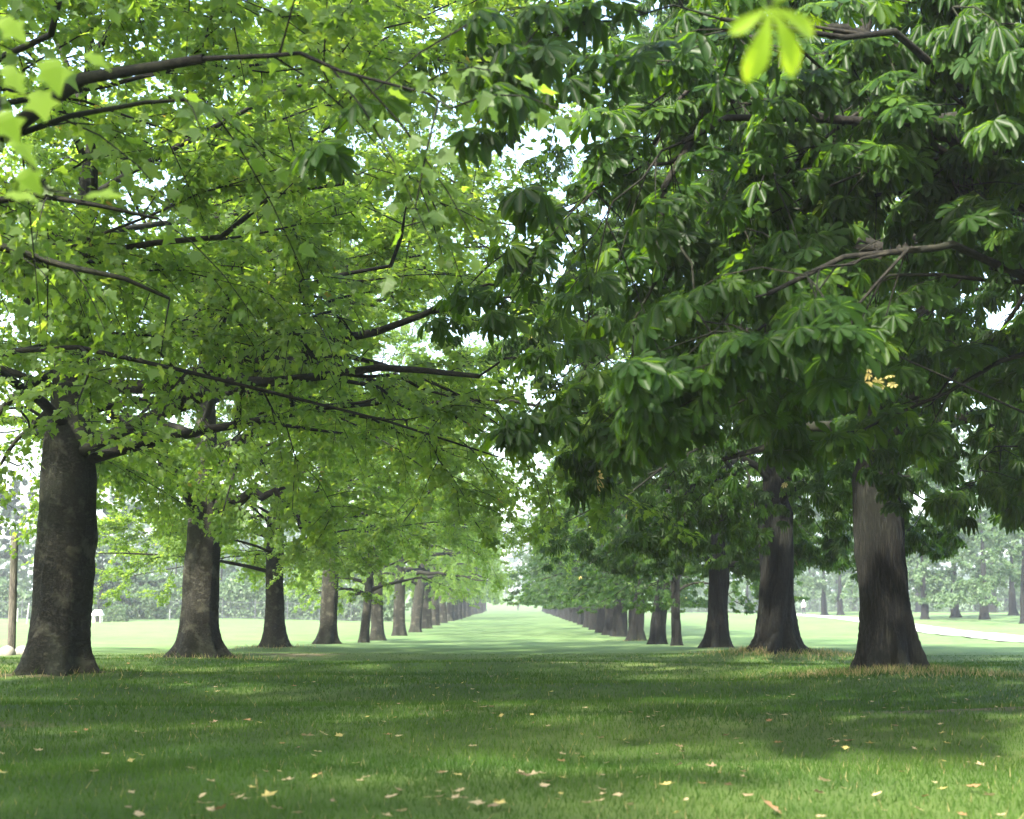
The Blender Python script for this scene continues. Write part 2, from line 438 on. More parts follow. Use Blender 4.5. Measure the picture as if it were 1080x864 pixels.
def build_tree(name, P, x, y, r, flare, label, cat, group=None, rot=0., sc=1., zsc=1., lean=(0, 0), H=15., fork=3.4, seed=0, k=64, rows=60, trunk=None, custom=None, with_limbs=True, sink=0., cper=16, ccper=6):
    z = float(terrain(x, y)) - sink
    root = empty(name, (x, y, z), label, cat, group)
    bark = M['plane_bark'] if P.kind == 'plane' else M['chestnut_bark']
    if trunk is None: trunk = trunk_mesh(seed, r, flare, H * zsc, 'plane' if P.kind == 'plane' else 'chestnut', lean, k, rows, fork=fork)
    link('trunk', trunk, bark, root)
    lx, ly = lean[0] * 4, lean[1] * 4
    c = link('crown', P.crown, None, root); c.rotation_euler = (0, 0, rot); c.scale = (sc, sc, zsc); c.location = (lx, ly, 0)
    if with_limbs:
        for me in P.limbs:
            l = link('limb', me, None, root); l.rotation_euler = (0, 0, rot); l.scale = (sc, sc, zsc); l.location = (lx, ly, 0)
    if custom:
        sk = grow(seed + 7, nl=0, custom=custom)
        g = np.random.default_rng(seed + 77)
        for me in limb_meshes(sk, 'limb'):
            link('limb', me, M['twig'], root)
        if P.kind == 'plane': tpl, (p, t, n, s, ti) = tpl_plane(), leaves_on(sk, g, 'plane', cper, .11)
        else: tpl, (p, t, n, s, ti) = PALM7, leaves_on(sk, g, 'chestnut', ccper, .155)
        v, f, tn = place_leaves(tpl, p, t, n, s, ti)
        link('foliage', mesh_np('limb_foliage', v, f, tpl is PALM7, tn), M['plane_leaf'] if P.kind == 'plane' else M['chestnut_leaf'], root)
    return root

# ------------------------------------------------------------------ the avenue
pkw = dict(H=21, R=7.6, shape=(.5, 2.2), fork=3.7, nl=24, ns=10, ntw=9, droop=1.0)
ckw = dict(H=16, R=6.4, shape=(.62, 2.0), fork=3.1, thick=.8, nl=21, ns=9, ntw=8, droop=1.4)
PL_HI = [proto('plane', 11, 'hi', **pkw), proto('plane', 12, 'hi', per=58, **{**pkw, 'thick': .5, 'H': 20, 'R': 7.9, 'nl': 22, 'shape': (.45, 2.6)})]
CH_HI = [proto('chestnut', 21, 'hi', **ckw), proto('chestnut', 22, 'hi', **{**ckw, 'H': 17})]
PL_NEAR = proto('plane', 17, 'hi', per=54, **{**pkw, 'H': 15.5, 'R': 6.4, 'fork': 4.4, 'droop': .7, 'nl': 22, 'thick': .5, 'zmin': 3.0, 'shape': (.6, 2.)})
PL_MID = [proto('plane', 13, 'mid', **{**pkw, 'nl': 18}), proto('plane', 14, 'mid', **{**pkw, 'nl': 18})]
CH_MID = [proto('chestnut', 23, 'mid', **{**ckw, 'skirt': .15}), proto('chestnut', 24, 'mid', **{**ckw, 'skirt': .25})]
PL_FAR = [proto('plane', 15, 'far', **pkw), proto('plane', 16, 'far', **pkw)]
CH_FAR = [proto('chestnut', 25, 'far', **{**ckw, 'skirt': .3}), proto('chestnut', 26, 'far', **{**ckw, 'skirt': .3})]
GEN_FAR = [proto('far', 31, 'far', per=40, **{**ckw, 'fork': 2.4, 'skirt': .9, 'zmin': 1.5}), proto('far', 32, 'far', per=40, **{**pkw, 'H': 16, 'R': 6.5, 'fork': 2.6, 'skirt': .9, 'zmin': 1.5})]
DARK_FAR = proto('dark', 33, 'far', per=110, **{**ckw, 'fork': 1.4, 'zmin': .5, 'skirt': 1.0})
print('leaves', [P.n for P in PL_HI + CH_HI + PL_MID + CH_MID + PL_FAR + CH_FAR], sum(len(P.crown.vertices) for P in PL_HI + CH_HI + PL_MID + CH_MID + PL_FAR + CH_FAR))

def rel(pts, x, y, zoff=None):
    z = float(terrain(x, y))
    return [np.array(p) - np.array([x, y, z]) for p in pts]
SCL = [1.0, 1.08, .72, .95]; ZCL = [.80, 1.0, .54, .9]; SCR = [.84, .74, .72, .45, .7]
GL, GR = 'plane trees of the left avenue row', 'chestnut trees of the right avenue row'
Llab = ['massive dark plane trunk beside two pale stones, long bare limb reaching over the lawn',
        'second visible plane tree on the left, low fork, one limb crooked over rightward',
        'slim straight dark plane trunk standing at a tan worn grass patch',
        'pale brown tapering plane trunk, fourth visible in the left row',
        'thin young plane trunk leaning right just in front of a thicker one',
        'thick grey plane trunk half covered by the thin young one',
        'greenish straight plane trunk, seventh visible in the left row',
        'plane trunk leaning clearly to the right, in the middle of the left row']
Rlab = ['big dark chestnut trunk on a mound of dry grass, nearest in the right row',
        'broad dark chestnut trunk with spiral ridges, standing just before the white-topped walker',
        'chestnut with a low fork and a limb sweeping right, between thin and broad trunks',
        'very thin young chestnut trunk standing alone beside the lawn',
        'pale chestnut trunk leaning to the right beside the thin young one',
        'short dark straight chestnut trunk left of the leaning pale one',
        'stout chestnut with spreading forked limbs before the crowded far trunks',
        'grey chestnut trunk where the crowded far part of the right row begins']

# trees whose trunks stand outside the picture but whose branches hang into it
x, y = XL + .2, 12.5
build_tree('plane_tree', PL_NEAR, x, y, .42, .6, 'plane tree rooted beside the picture, its thick bough crossing the upper left corner', 'tree', GL, rot=2.2, seed=3,
           custom=[(rel([(x, y, 3.0), at(-60, 150, 9.2), at(5, 122, 8.6), at(90, 100, 8.3), at(180, 72, 8.1), at(215, 62, 8.0)], x, y), .12)], fork=3.7, zsc=.8)
x, y = XR + .2, 13.2
r0_ = build_tree('chestnut_tree', CH_HI[0], x, y, .4, .6, 'chestnut rooted beside the picture, its large pale leaf sprays filling the upper right', 'tree', GR, rot=.6, seed=4, fork=3.1, zsc=1.14, sc=.84, ccper=16,
           custom=[(rel([(x, y, 3.6), at(1000, 130, 11.2), at(860, 118, 10.8), at(760, 95, 10.4), at(720, 150, 10.4)], x, y), .08), (rel([(x, y, 5.2), at(900, 20, 12.4), at(800, 10, 11.8), at(735, 90, 11.2), at(705, 200, 10.9), at(690, 300, 10.7)], x, y), .08),
                   (rel([(x, y, 4.4), at(900, 180, 12.6), at(780, 190, 12.2), at(715, 270, 11.8), at(680, 360, 11.5)], x, y), .07),
                   (rel([(x, y, 3.2), at(1010, 260, 10.), at(900, 250, 9.6), at(810, 310, 9.4)], x, y), .06),
                   (rel([(x, y, 4.2), at(1000, 60, 9.5), at(880, 40, 9.), at(760, 20, 8.6)], x, y), .06)])

gy_ = np.random.default_rng(3); zt = np.array(r0_.location)
ce = at(918, 402, 9.6) - zt
st = np.array([np.array([.1, 0, 3.6]), ce * .5 + np.array([0, 0, 1.2]), ce + np.array([.1, .1, .25]), ce])
v, f = tubes(st[None], np.array([[.03, .012, .006, .003]]), 5); link('limb', mesh_np('yellowed_limb', v, [f], True), M['twig'], r0_)
n_ = 10; pos = ce + gy_.normal(0, 1, (n_, 3)) * np.array([.05, .05, .045]); tp_ = unit(gy_.normal(0, .6, (n_, 3)) + np.array([-.2, -.5, -.6])); nr_ = unit(gy_.normal(0, .4, (n_, 3)) + np.array([-.2, -.8, .7]))
nr_ = unit(nr_ - tp_ * (nr_ * tp_).sum(-1, keepdims=True))
v, f, tn = place_leaves(PALM7, pos, tp_, nr_, np.full(n_, .05), np.full(n_, 1.))
yo = link('foliage', mesh_np('yellowed_foliage', v, f, False, tn), M['chestnut_leaf'], r0_); yo['label'] = 'yellowed leaf spray'


for i, (D, x, r, fl) in enumerate(LROW):
    hi, mid = i < 4, i < 10
    P = PL_HI[1] if hi else (PL_MID[i % 2] if mid else PL_FAR[i % 2])
    lab = Llab[i] if i < len(Llab) else 'grey plane trunk in the crowded far part of the left row'
    lean = [(.012, 0), (.0, 0), (-.01, 0), (.035, 0), (.06, 0), (-.03, 0), (-.01, 0), (.09, 0)][i] if i < 8 else (.02 * math.sin(i * 1.9), 0)
    custom = None
    if i == 0:
        cu = [([(x, D, 2.9 + .3), at(100, 470, 20.8), at(190, 425, 19.8), at(260, 400, 18.6), at(310, 388, 18.), at(430, 380, 16.8), at(505, 397, 16.)], .11),
              ([(x, D, 4.2), at(200, 395, 19.8), at(320, 372, 18.3), at(415, 342, 17.), at(440, 331, 16.6), at(492, 307, 16.)], .12),
              ([(x, D, 4.4), at(40, 400, 20.8), at(10, 420, 20.6), at(-25, 470, 20.2), at(-45, 530, 20.)], .08), ([(x, D, 4.0), at(40, 440, 21.6), at(15, 470, 22.), at(-15, 520, 22.3)], .06)]
        custom = [(rel(p, x, D), r0) for p, r0 in cu]
    if i == 1:
        cu = [([(x, D, 7.), at(300, 130, 30.5), at(435, 72, 29.), at(512, 110, 28.5)], .09), ([(x, D, 6.), at(330, 215, 30), at(430, 155, 29.), at(502, 207, 28.5)], .08),
              ([(x, D, 9.), at(330, 60, 31.), at(450, 10, 31.), at(545, -10, 30.5)], .09), ([(x, D, 8.), at(360, 20, 33.), at(470, 60, 33.), at(535, 90, 33.)], .08),
              ([(x, D, 3.0), at(212, 545, 31.), at(190, 505, 30.4), at(160, 465, 29.5), at(120, 440, 28.5), at(60, 400, 28)], .2),
              ([(x, D, 3.0), at(232, 528, 31.), at(250, 518, 30.8), at(284, 514, 30.6), at(302, 534, 30.4), at(318, 560, 30.2)], .16),
              ([(x, D, 3.9), at(290, 425, 29.), at(340, 428, 27.5), at(400, 446, 26.), at(462, 456, 25.)], .1)]
        custom = [(rel(p, x, D), r0) for p, r0 in cu]
    build_tree('plane_tree', P, x, D, r, fl, lab, 'tree', GL if i < 8 else 'far plane trees of the left row', rot=i * 1.7 + .4, sc=SCL[i] if i < 4 else (.55 if i == 4 else .70 + .13 * math.sin(i * 2.3)),
               zsc=ZCL[i] if i < 4 else (.5 if i == 4 else .82 + .08 * math.cos(i * 1.3)), lean=lean, seed=100 + i, k=64 if i < 5 else 24, rows=60 if i < 5 else 24, custom=custom, with_limbs=i < 10,
               fork=3.3 if i == 1 else 3.7, cper=18 if i == 0 else 60)
for i, (D, x, r, fl) in enumerate(RROW):
    hi, mid = i < 3, i < 10
    P = CH_HI[(i + 1) % 2] if hi else (CH_MID[i % 2] if mid else CH_FAR[i % 2])
    lab = Rlab[i] if i < len(Rlab) else 'dark chestnut trunk in the crowded far part of the right row'
    lean = [(-.005, 0), (.012, 0), (.02, 0), (0, 0), (.13, 0), (.0, 0), (.03, 0), (.02, 0)][i] if i < 8 else (.02 * math.sin(i * 1.9), 0)
    custom = None
    if i == 0:
        cu = [([(x, D, 3.4), at(955, 430, 21.8), at(985, 395, 21.5), at(1000, 350, 21.2), at(992, 320, 21), at(1005, 285, 20.8)], .13)]
        custom = [(rel(p, x, D), r0) for p, r0 in cu]
    if i == 2:
        cu = [([(x, D, 2.2), at(768, 612, 41.), at(790, 603, 40.8), at(812, 590, 40.6), at(850, 575, 40.4)], .11),
              ([(x, D, 2.4), at(745, 595, 41.), at(725, 575, 40.6), at(690, 560, 40.)], .1)]
        custom = [(rel(p, x, D), r0) for p, r0 in cu]
    tr_ = build_tree('chestnut_tree', P, x, D, r, fl, lab, 'tree', GR if i < 8 else 'far chestnut trees of the right row', rot=(2.9 if i == 0 else i * 1.9 + 1.1), sc=SCR[i] if i < 5 else .74 + .14 * math.sin(i * 2.1),
               zsc=1 if i < 3 else (.6 if i == 3 else .88 + .08 * math.cos(i * 1.7)), lean=lean, seed=201 + i, k=64 if i < 5 else 24, rows=60 if i < 5 else 24, custom=custom, with_limbs=i < 10,
               fork=2.6 if i == 2 else 3.1)

# ------------------------------------------------------------------ ground
def axis(dense, step, far, growth):
    a = list(np.arange(-dense, dense + .01, step)); s = step; v = a[-1]; pos = []
    while v < far: s *= growth; v += s; pos.append(v)
    return np.array([-p for p in pos[::-1]] + a + pos)
gx = axis(14, .4, 900, 1.09)
gy = np.concatenate([np.arange(-40, 4, 2.), np.arange(4, 46, .35)])
s, v, ext = .35, gy[-1], []
while v < 1300: s *= 1.025; v += s; ext.append(v)
gy = np.concatenate([gy, ext])
X, Y = np.meshgrid(gx, gy); Z = terrain(X, Y)
nx, ny = len(gx), len(gy)
idx = np.arange(nx * ny).reshape(ny, nx)
q = np.stack([idx[:-1, :-1], idx[:-1, 1:], idx[1:, 1:], idx[1:, :-1]], -1).reshape(-1, 4)
# soil colour: worn patches around trunks and narrow strips across the lawn
soil = np.zeros_like(X)
def patch(x, y, rx, ry, a): 
    global soil
    soil = np.maximum(soil, a * np.exp(-(((X - x) / rx) ** 2 + ((Y - y) / ry) ** 2)))
for (D, x, r, fl) in LROW[:8] + RROW[:8]: patch(x, D, fl * 1.25 + .1, fl * 1.25 + .1, 1.0)
p = at(310, 697, 33); patch(p[0], 33.5, 1.3, 1.6, .75)
patch(4.4, 13.4, 1.8, .4, .7); patch(-4.8, 12.9, 1.2, .4, .55); patch(-.3, 14., .6, .25, .5); patch(.8, 27, 2.5, .8, .4); patch(-.5, 19.6, 2.2, .5, .4)
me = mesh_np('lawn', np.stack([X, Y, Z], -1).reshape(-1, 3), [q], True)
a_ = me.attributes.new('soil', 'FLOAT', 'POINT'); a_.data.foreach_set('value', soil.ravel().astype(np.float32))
dry = sstep((Y - 25) / 26) * .6; dry = np.maximum(dry, .65 * sstep((np.abs(X) - 9) / 6) * sstep((Y - 24) / 10))  # sunlight on the open meadow painted in as a paler lawn colour
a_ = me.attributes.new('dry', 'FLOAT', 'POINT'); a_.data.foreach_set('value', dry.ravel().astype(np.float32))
m, nt, out = new_mat('lawn')
n_big = noise(nt, .11, 4, .6); n_mid = noise(nt, .9, 5, .65); n_fine = noise(nt, 26, 5, .75)
c = ramp(nt, n_mid, [(.3, (.021, .05, .007)), (.7, (.042, .08, .011))])
c = mixc(nt, ramp(nt, n_big, [(.42, (0, 0, 0)), (.7, (.6, .6, .6))]), c, (.14, .17, .05))
c = mixc(nt, .45, c, ramp(nt, n_fine, [(.3, (.35, .35, .35)), (.7, (1, 1, 1))]), 'MULTIPLY')
sunlit_n = N(nt, 'ShaderNodeAttribute', attribute_name='dry')
sunlit_col = ramp(nt, n_mid, [(.3, (.068, .125, .042)), (.7, (.105, .158, .066))])
c = mixc(nt, sunlit_n.outputs['Fac'], c, sunlit_col)
at_n = N(nt, 'ShaderNodeAttribute', attribute_name='soil')
ad = N(nt, 'ShaderNodeMath', operation='MULTIPLY'); nt.links.new(at_n.outputs['Fac'], ad.inputs[0])
nm = N(nt, 'ShaderNodeMapRange'); nm.inputs[1].default_value = .3; nm.inputs[2].default_value = .7; nm.inputs[3].default_value = .4; nm.inputs[4].default_value = 1.8
nt.links.new(noise(nt, 5, 6, .7), nm.inputs[0]); nt.links.new(nm.outputs[0], ad.inputs[1])
c = mixc(nt, ramp(nt, ad.outputs[0], [(.3, (0, 0, 0)), (.75, (.9, .9, .9))]), c, ramp(nt, n_fine, [(.3, (.055, .04, .025)), (.7, (.15, .115, .07))]))
p_ = N(nt, 'ShaderNodeBsdfPrincipled'); p_.inputs['Roughness'].default_value = .95; p_.inputs['Specular IOR Level'].default_value = .15
nt.links.new(c, p_.inputs['Base Color'])
b = N(nt, 'ShaderNodeBump'); b.inputs['Strength'].default_value = .5; b.inputs['Distance'].default_value = .04
nt.links.new(n_fine, b.inputs['Height']); nt.links.new(b.outputs[0], p_.inputs['Normal'])
nt.links.new(p_.outputs[0], out.inputs[0])
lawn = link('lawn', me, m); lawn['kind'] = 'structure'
def soil_at(px, py):
    ix = np.clip(np.searchsorted(gx, px), 0, nx - 1); iy = np.clip(np.searchsorted(gy, py), 0, ny - 1)
    return soil[iy, ix]

# path on the right
ty = np.linspace(20, 420, 160)
cxp = np.interp(ty, [20, 67, 110, 165, 250, 420], [19, 24.2, 28.5, 34.0, 39, 44])
ws = np.array([-1.7, -.85, 0, .85, 1.7])
PX = cxp[:, None] + ws[None]; PYy = np.broadcast_to(ty[:, None], PX.shape)
PZz = terrain(PX, PYy) + .05 + .02 * (1 - (ws / 1.7) ** 2)[None]
idx = np.arange(PX.size).reshape(PX.shape)
q = np.stack([idx[:-1, :-1], idx[:-1, 1:], idx[1:, 1:], idx[1:, :-1]], -1).reshape(-1, 4)
path = link('path', mesh_np('path', np.stack([PX, PYy, PZz], -1).reshape(-1, 3), [q], True), plain_mat('path_gravel', (.22, .21, .19), (.3, .29, .265), 3, .9))
path['kind'] = 'structure'

# ------------------------------------------------------------------ grass blades
m, nt, out = new_mat('grass_blade')
a = N(nt, 'ShaderNodeAttribute', attribute_name='tint')
p_ = N(nt, 'ShaderNodeBsdfPrincipled'); p_.inputs['Roughness'].default_value = .6; p_.inputs['Specular IOR Level'].default_value = .08
nt.links.new(ramp(nt, a.outputs['Fac'], [(0, (.014, .041, .005)), (.75, (.036, .077, .010)), (.93, (.068, .105, .02)), (1, (.26, .21, .1))]), p_.inputs['Base Color'])
t_ = N(nt, 'ShaderNodeBsdfTranslucent'); nt.links.new(ramp(nt, a.outputs['Fac'], [(0, (.04, .1, .005)), (.9, (.09, .175, .011)), (1, (.3, .25, .1))]), t_.inputs['Color'])
mx = N(nt, 'ShaderNodeMixShader'); mx.inputs[0].default_value = .4
nt.links.new(p_.outputs[0], mx.inputs[1]); nt.links.new(t_.outputs[0], mx.inputs[2]); nt.links.new(mx.outputs[0], out.inputs[0])
M['grass'] = m
def blades(n, D, x, hgt, wid, tint, lean=.5):
    z = terrain(x, D)
    az = rng.uniform(0, 6.28, n); la = rng.uniform(0, 6.28, n)
    l = rng.uniform(.1, lean, n) * hgt
    b0 = np.stack([x - np.cos(az) * wid / 2, D - np.sin(az) * wid / 2, z - .005], -1)
    b1 = np.stack([x + np.cos(az) * wid / 2, D + np.sin(az) * wid / 2, z - .005], -1)
    tp = np.stack([x + np.cos(la) * l, D + np.sin(la) * l, z + hgt], -1)
    return np.stack([b0, b1, tp], 1).reshape(-1, 3)
NB = 230000
u = rng.uniform(0, 1, NB)
D = (4.4 ** .4 + u * (38 ** .4 - 4.4 ** .4)) ** 2.5
xx = rng.uniform(-1, 1, NB) * (.42 * D + .8)
keep = rng.uniform(0, 1, NB) > soil_at(xx, D) * 1.2
D, xx = D[keep], xx[keep]; nb = len(D)
cl = .5 + .5 * np.sin(xx * 2.1 + 1.3 * np.sin(D * 1.1)) * np.sin(D * 1.7 + np.sin(xx * .9))
hg = rng.uniform(.022, .05, nb) * (.8 + .5 * cl) * (1 + .012 * D)
wd = .0042 * (D / 6.) ** .8 * rng.uniform(.7, 1.3, nb)
hg *= 1 - .9 * sstep((D - 24) / 14)
tint = np.clip(rng.normal(.45, .22, nb) + .32 * (cl - .5) + .2 * np.sin(xx * .7 + D * .5) * np.sin(D * .9 - xx * .3), 0, .93); tint[rng.uniform(0, 1, nb) > .985] = 1
me = mesh_np('grass', blades(nb, D, xx, hg, wd, tint, 1.0), [np.arange(nb * 3).reshape(-1, 3)], False, tint)
g_ = link('grass', me, M['grass']); g_['kind'] = 'stuff'; tag(g_, 'short green lawn grass under the avenue trees', 'grass')
# long dry grass on the mounds
xs, ds = [], []
for (Dm, xm, n, rr) in [(22., XR, 5000, 1.4), (31.8, XR, 2500, 1.4), (31., XL, 500, 1.2), (21., XL, 250, 1.), (40.2, XL, 200, .8), (69., XR, 200, .9)]:
    th = rng.uniform(0, 6.28, n); r = .38 + np.abs(rng.normal(0, .5, n)) * rr
    xs.append(xm + r * np.cos(th) * 1.25 + .15); ds.append(Dm + r * np.sin(th) - .1)
xs, ds = np.concatenate(xs), np.concatenate(ds); n = len(xs)
hg = rng.uniform(.04, .15, n); tint = np.where(rng.uniform(0, 1, n) < .5, 1.0, rng.uniform(.5, .95, n))
me = mesh_np('dry_grass', blades(n, ds, xs, hg, np.full(n, .014), tint, 1.1), [np.arange(n * 3).reshape(-1, 3)], False, tint)
g_ = link('dry_grass', me, M['grass']); g_['kind'] = 'stuff'; tag(g_, 'long straw coloured grass around the trunk bases', 'grass')

# ------------------------------------------------------------------ fallen leaves
def fallen_mat(name, c0, c1):
    m, nt, out = new_mat(name)
    n1 = noise(nt, 14, 5, .7)
    p = N(nt, 'ShaderNodeBsdfPrincipled'); p.inputs['Roughness'].default_value = .7
    col = ramp(nt, n1, [(.3, c0), (.7, c1)]); nt.links.new(col, p.inputs['Base Color'])
    t = N(nt, 'ShaderNodeBsdfTranslucent'); nt.links.new(col, t.inputs['Color'])
    mx = N(nt, 'ShaderNodeMixShader'); mx.inputs[0].default_value = .25
    nt.links.new(p.outputs[0], mx.inputs[1]); nt.links.new(t.outputs[0], mx.inputs[2]); nt.links.new(mx.outputs[0], out.inputs[0])
    return m
FM = [('pale tan', fallen_mat('leaf_tan', (.24, .18, .09), (.38, .30, .18))), ('yellow', fallen_mat('leaf_yellow', (.32, .25, .07), (.42, .34, .12))),
      ('rusty brown', fallen_mat('leaf_rust', (.15, .08, .035), (.26, .14, .06))), ('dull brown', fallen_mat('leaf_brown', (.12, .08, .045), (.24, .17, .1)))]
def fallen_mesh(seed, mat):
    g = np.random.default_rng(seed)
    o = np.array([(-.5, 0), (-.36, .3), (-.2, .24), (.0, .5), (.1, .2), (.52, 0), (.1, -.2), (.0, -.5), (-.2, -.24), (-.36, -.3)]) + g.normal(0, .035, (10, 2))
    cz = g.uniform(.25, .75)
    vs = [(0, 0, -.02)] + [(x, y, cz * (x * x * g.uniform(.3, 1) + y * y) + g.normal(0, .03)) for x, y in o]
    # a short stalk
    vs += [(-.5, 0, .06), (-.8, .05, .1), (-.8, .08, .1), (-.5, .03, .06)]
    f3 = np.array([(0, 1 + i, 1 + (i + 1) % 10) for i in range(10)]); f4 = np.array([(11, 12, 13, 14)])
    me = mesh_np('fallen_leaf', np.array(vs), [f3, f4], False); me.materials.append(mat)
    return me
FME = [[fallen_mesh(10 * k + j, mm) for j in range(3)] for k, (nm, mm) in enumerate(FM)]
def fallen(x, y, size, k, label=None, group=None):
    o = bpy.data.objects.new('fallen_leaf', FME[k][int(rng.integers(3))]); COL.objects.link(o)
    o.location = (x, y, float(terrain(x, y)) + .03 + size * .06)
    o.rotation_euler = (rng.normal(0, .2), rng.normal(0, .2), rng.uniform(0, 6.28)); o.scale = (size, size, size)
    nm = FM[k][0]
    tag(o, label or f'{nm} curled fallen leaf, one of many alike scattered over the shaded lawn', 'leaf', group or f'{nm} fallen leaves scattered on the lawn')
def on_lawn(px, py):
    a, b = at(px, py, 5), at(px, py, 100)
    for D in np.linspace(5, 100, 700):
        p = at(px, py, D)
        if p[2] <= terrain(p[0], D) + .03: return p
    return p
special = [(508, 747, .2, 0, 'large crumpled tan leaf lying at the dark soil patch mid lawn'), (325, 777, .2, 0, 'pale tan leaf mid lawn beside a smaller yellow one'),
           (498, 789, .13, 0, 'pale small leaf lying in the grass below the middle of the lawn'), (895, 783, .16, 2, 'orange brown leaf lying on the lawn under the nearest right trunk'),
           (822, 786, .14, 2, 'small orange leaf just left of a larger orange one on the lawn'), (870, 826, .15, 0, 'long pale leaf lying flat low on the right of the lawn'),
           (550, 818, .14, 0, 'pale tan leaf low on the lawn near the middle'), (285, 843, .15, 1, 'yellowish narrow leaf pointing upward at the low left of the lawn'),
           (503, 849, .15, 0, 'tan leaf close to the bottom edge of the lawn'), (1027, 833, .14, 2, 'rust leaf low in the far right corner of the lawn'), (815, 857, .2, 2, 'dark rusty leaf at the very bottom edge of the lawn'),
           (216, 851, .17, 0, 'crumpled tan leaf at the bottom left of the lawn'), (357, 777, .13, 1, 'yellow leaf beside a larger pale one left of the middle')]
for px, py, s, k, lab in special:
    p = on_lawn(px, py); fallen(p[0], p[1], s * .58, k, lab, 'larger fallen leaves')
nf = 0
while nf < 270:
    py = 692 + 172 * rng.uniform(0, 1) ** 1.15; px = rng.uniform(0, 1080)
    p = on_lawn(px, py)
    k = int(rng.choice(4, p=[.56, .2, .09, .15]))
    for _ in range(1 + (rng.uniform() < .25)):
        fallen(p[0] + rng.normal(0, .15), p[1] + rng.normal(0, .2), rng.uniform(.035, .075), k); nf += 1

# ------------------------------------------------------------------ sprigs of neighbouring trees hanging close to the camera
def sprig(tree, stem, leaves, tpl, mat, tints):
    """A hanging branch end of a tree: stem polyline, list of (point, tip, normal, size)."""
    o_ = np.array(tree.location)
    st = np.array(stem) - o_; s_ = np.linspace(0, 1, len(st))
    v, f = tubes(st[None], (.03 - .027 * s_)[None], 6)
    b_ = link('limb', mesh_np('hanging_limb', v, [f], True), M['twig'], tree)
    pos = np.array([l[0] for l in leaves]) - o_; tip = unit(np.array([l[1] for l in leaves], float)); nr = np.array([l[2] for l in leaves], float)
    nr = unit(nr - tip * (nr * tip).sum(-1, keepdims=True))
    v, f, tn = place_leaves(tpl, pos, tip, nr, np.array([l[3] for l in leaves]), np.array(tints))
    link('foliage', mesh_np('foliage', v, f, False, tn), mat, tree)
def palm_fine(angles, lens):
    vs, fs = [], []
    for a, L in zip(angles, lens):
        prof = [(0.02, .012), (.2, .05), (.4, .105), (.6, .16), (.75, .185), (.87, .15), (.96, .06), (1.0, .0)]
        b = len(vs); n = len(prof)
        for x, y in prof:
            for sgn in (-1, 0, 1):
                xx, yy = x * L, sgn * y * L
                zz = .12 * abs(yy) - .30 * xx * xx
                vs.append((xx * math.cos(a) - yy * math.sin(a), xx * math.sin(a) + yy * math.cos(a), zz))
        for i in range(n - 1):
            for j in range(2):
                fs.append((b + 3 * i + j, b + 3 * i + 3 + j, b + 3 * i + 4 + j, b + 3 * i + 1 + j))
    return np.array(vs), [np.array(fs)]
ytr = -2.0
tr = build_tree('chestnut_tree', CH_MID[0], XR + .6, ytr, .4, .6, 'chestnut rooted outside the picture, one blurred yellow green leaf hanging in close at the top', 'tree', GR, rot=2., seed=5, sc=.8, zsc=1.15)
c0 = at(812, 8, 2.3)
sprig(tr, [(XR + .6, ytr, 4.2), (4.4, 0., 4.4), (2.6, 1.2, 3.7), (1.2, 1.9, 2.9), c0 + np.array([.12, -.1, .4]), c0 + np.array([.03, -.03, .15]), c0],
      [(c0, (.22, .05, -1), (.2, -1, .25), .115)], palm_fine([R_(a) for a in (-66, -20, 22, 62, 128)], [.62, .98, 1.0, .85, .6]), M['young_leaf'], [.9])
tl_ = build_tree('plane_tree', PL_HI[0], XL - 2.7, .2, .42, .6, 'plane tree rooted outside the picture, blurred bright leaves hanging in at the upper left', 'tree', GL, rot=.3, seed=6, sc=.93, zsc=.84)
lv = []
for px, py, D, tip, nr, s in [(5, 70, 3.6, (.6, 0, -.8), (.1, -1, .4), .095), (50, 62, 3.7, (.4, 0, -1), (.2, -1, .5), .105), (88, 58, 3.9, (1, .1, -.3), (.2, -.8, .7), .085), (0, 118, 3.6, (.6, .1, -.9), (.0, -1, .4), .095),
                              (8, 150, 3.7, (1, .1, -.4), (.1, -.7, .9), .1), (90, 208, 3.8, (.95, .1, .22), (.0, -.55, 1), .12), (5, 205, 3.8, (1, .0, -.1), (.0, -.6, 1), .1), (0, 20, 3.7, (.8, .1, -.6), (0, -1, .5), .095),
                              (40, 95, 3.8, (.3, 0, -1), (.3, -1, .2), .095), (20, 180, 3.7, (.7, .1, -.6), (.2, -1, .3), .085)]:
    lv.append((at(px, py, D), tip, nr, s))
s0 = at(-40, -20, 3.7)
sprig(tl_, [(XL - 2.7, .2, 4.0), (-5, 2.4, 4.2), (-3, 3.3, 3.6), s0, at(-10, 60, 3.7), at(0, 130, 3.75), at(50, 200, 3.8), at(90, 210, 3.8)], lv, tpl_plane(), M['young_leaf'], [.3, .35, .3, .25, .2, .1, .1, .3, .3, .2])

# ------------------------------------------------------------------ wooden pole, stones, posts
M['wood'] = bark_mat('weathered_wood', (.07, .062, .05), (.17, .155, .125), (.1, .105, .075), (20, 20, .8), False, .4)
M['stone'] = plain_mat('pale_stone', (.10, .094, .078), (.19, .178, .15), 6, .85, .3)
p = at(12, 686, 36.); px_, py_ = p[0], 36.
zz = np.linspace(-.3, 2.85, 24); th = np.arange(16) * 2 * np.pi / 16
pr = .105 - .006 * zz
V = np.stack([(pr[:, None] * (1 + rng.normal(0, .012, (24, 16)))) * np.cos(th)[None] + (-.02 * zz)[:, None], (pr[:, None]) * np.sin(th)[None] + 0 * zz[:, None], np.broadcast_to(zz[:, None], (24, 16))], -1).reshape(-1, 3)
idx = np.arange(24 * 16).reshape(24, 16)
q = np.stack([idx[:-1], np.roll(idx[:-1], -1, 1), np.roll(idx[1:], -1, 1), idx[1:]], -1).reshape(-1, 4)
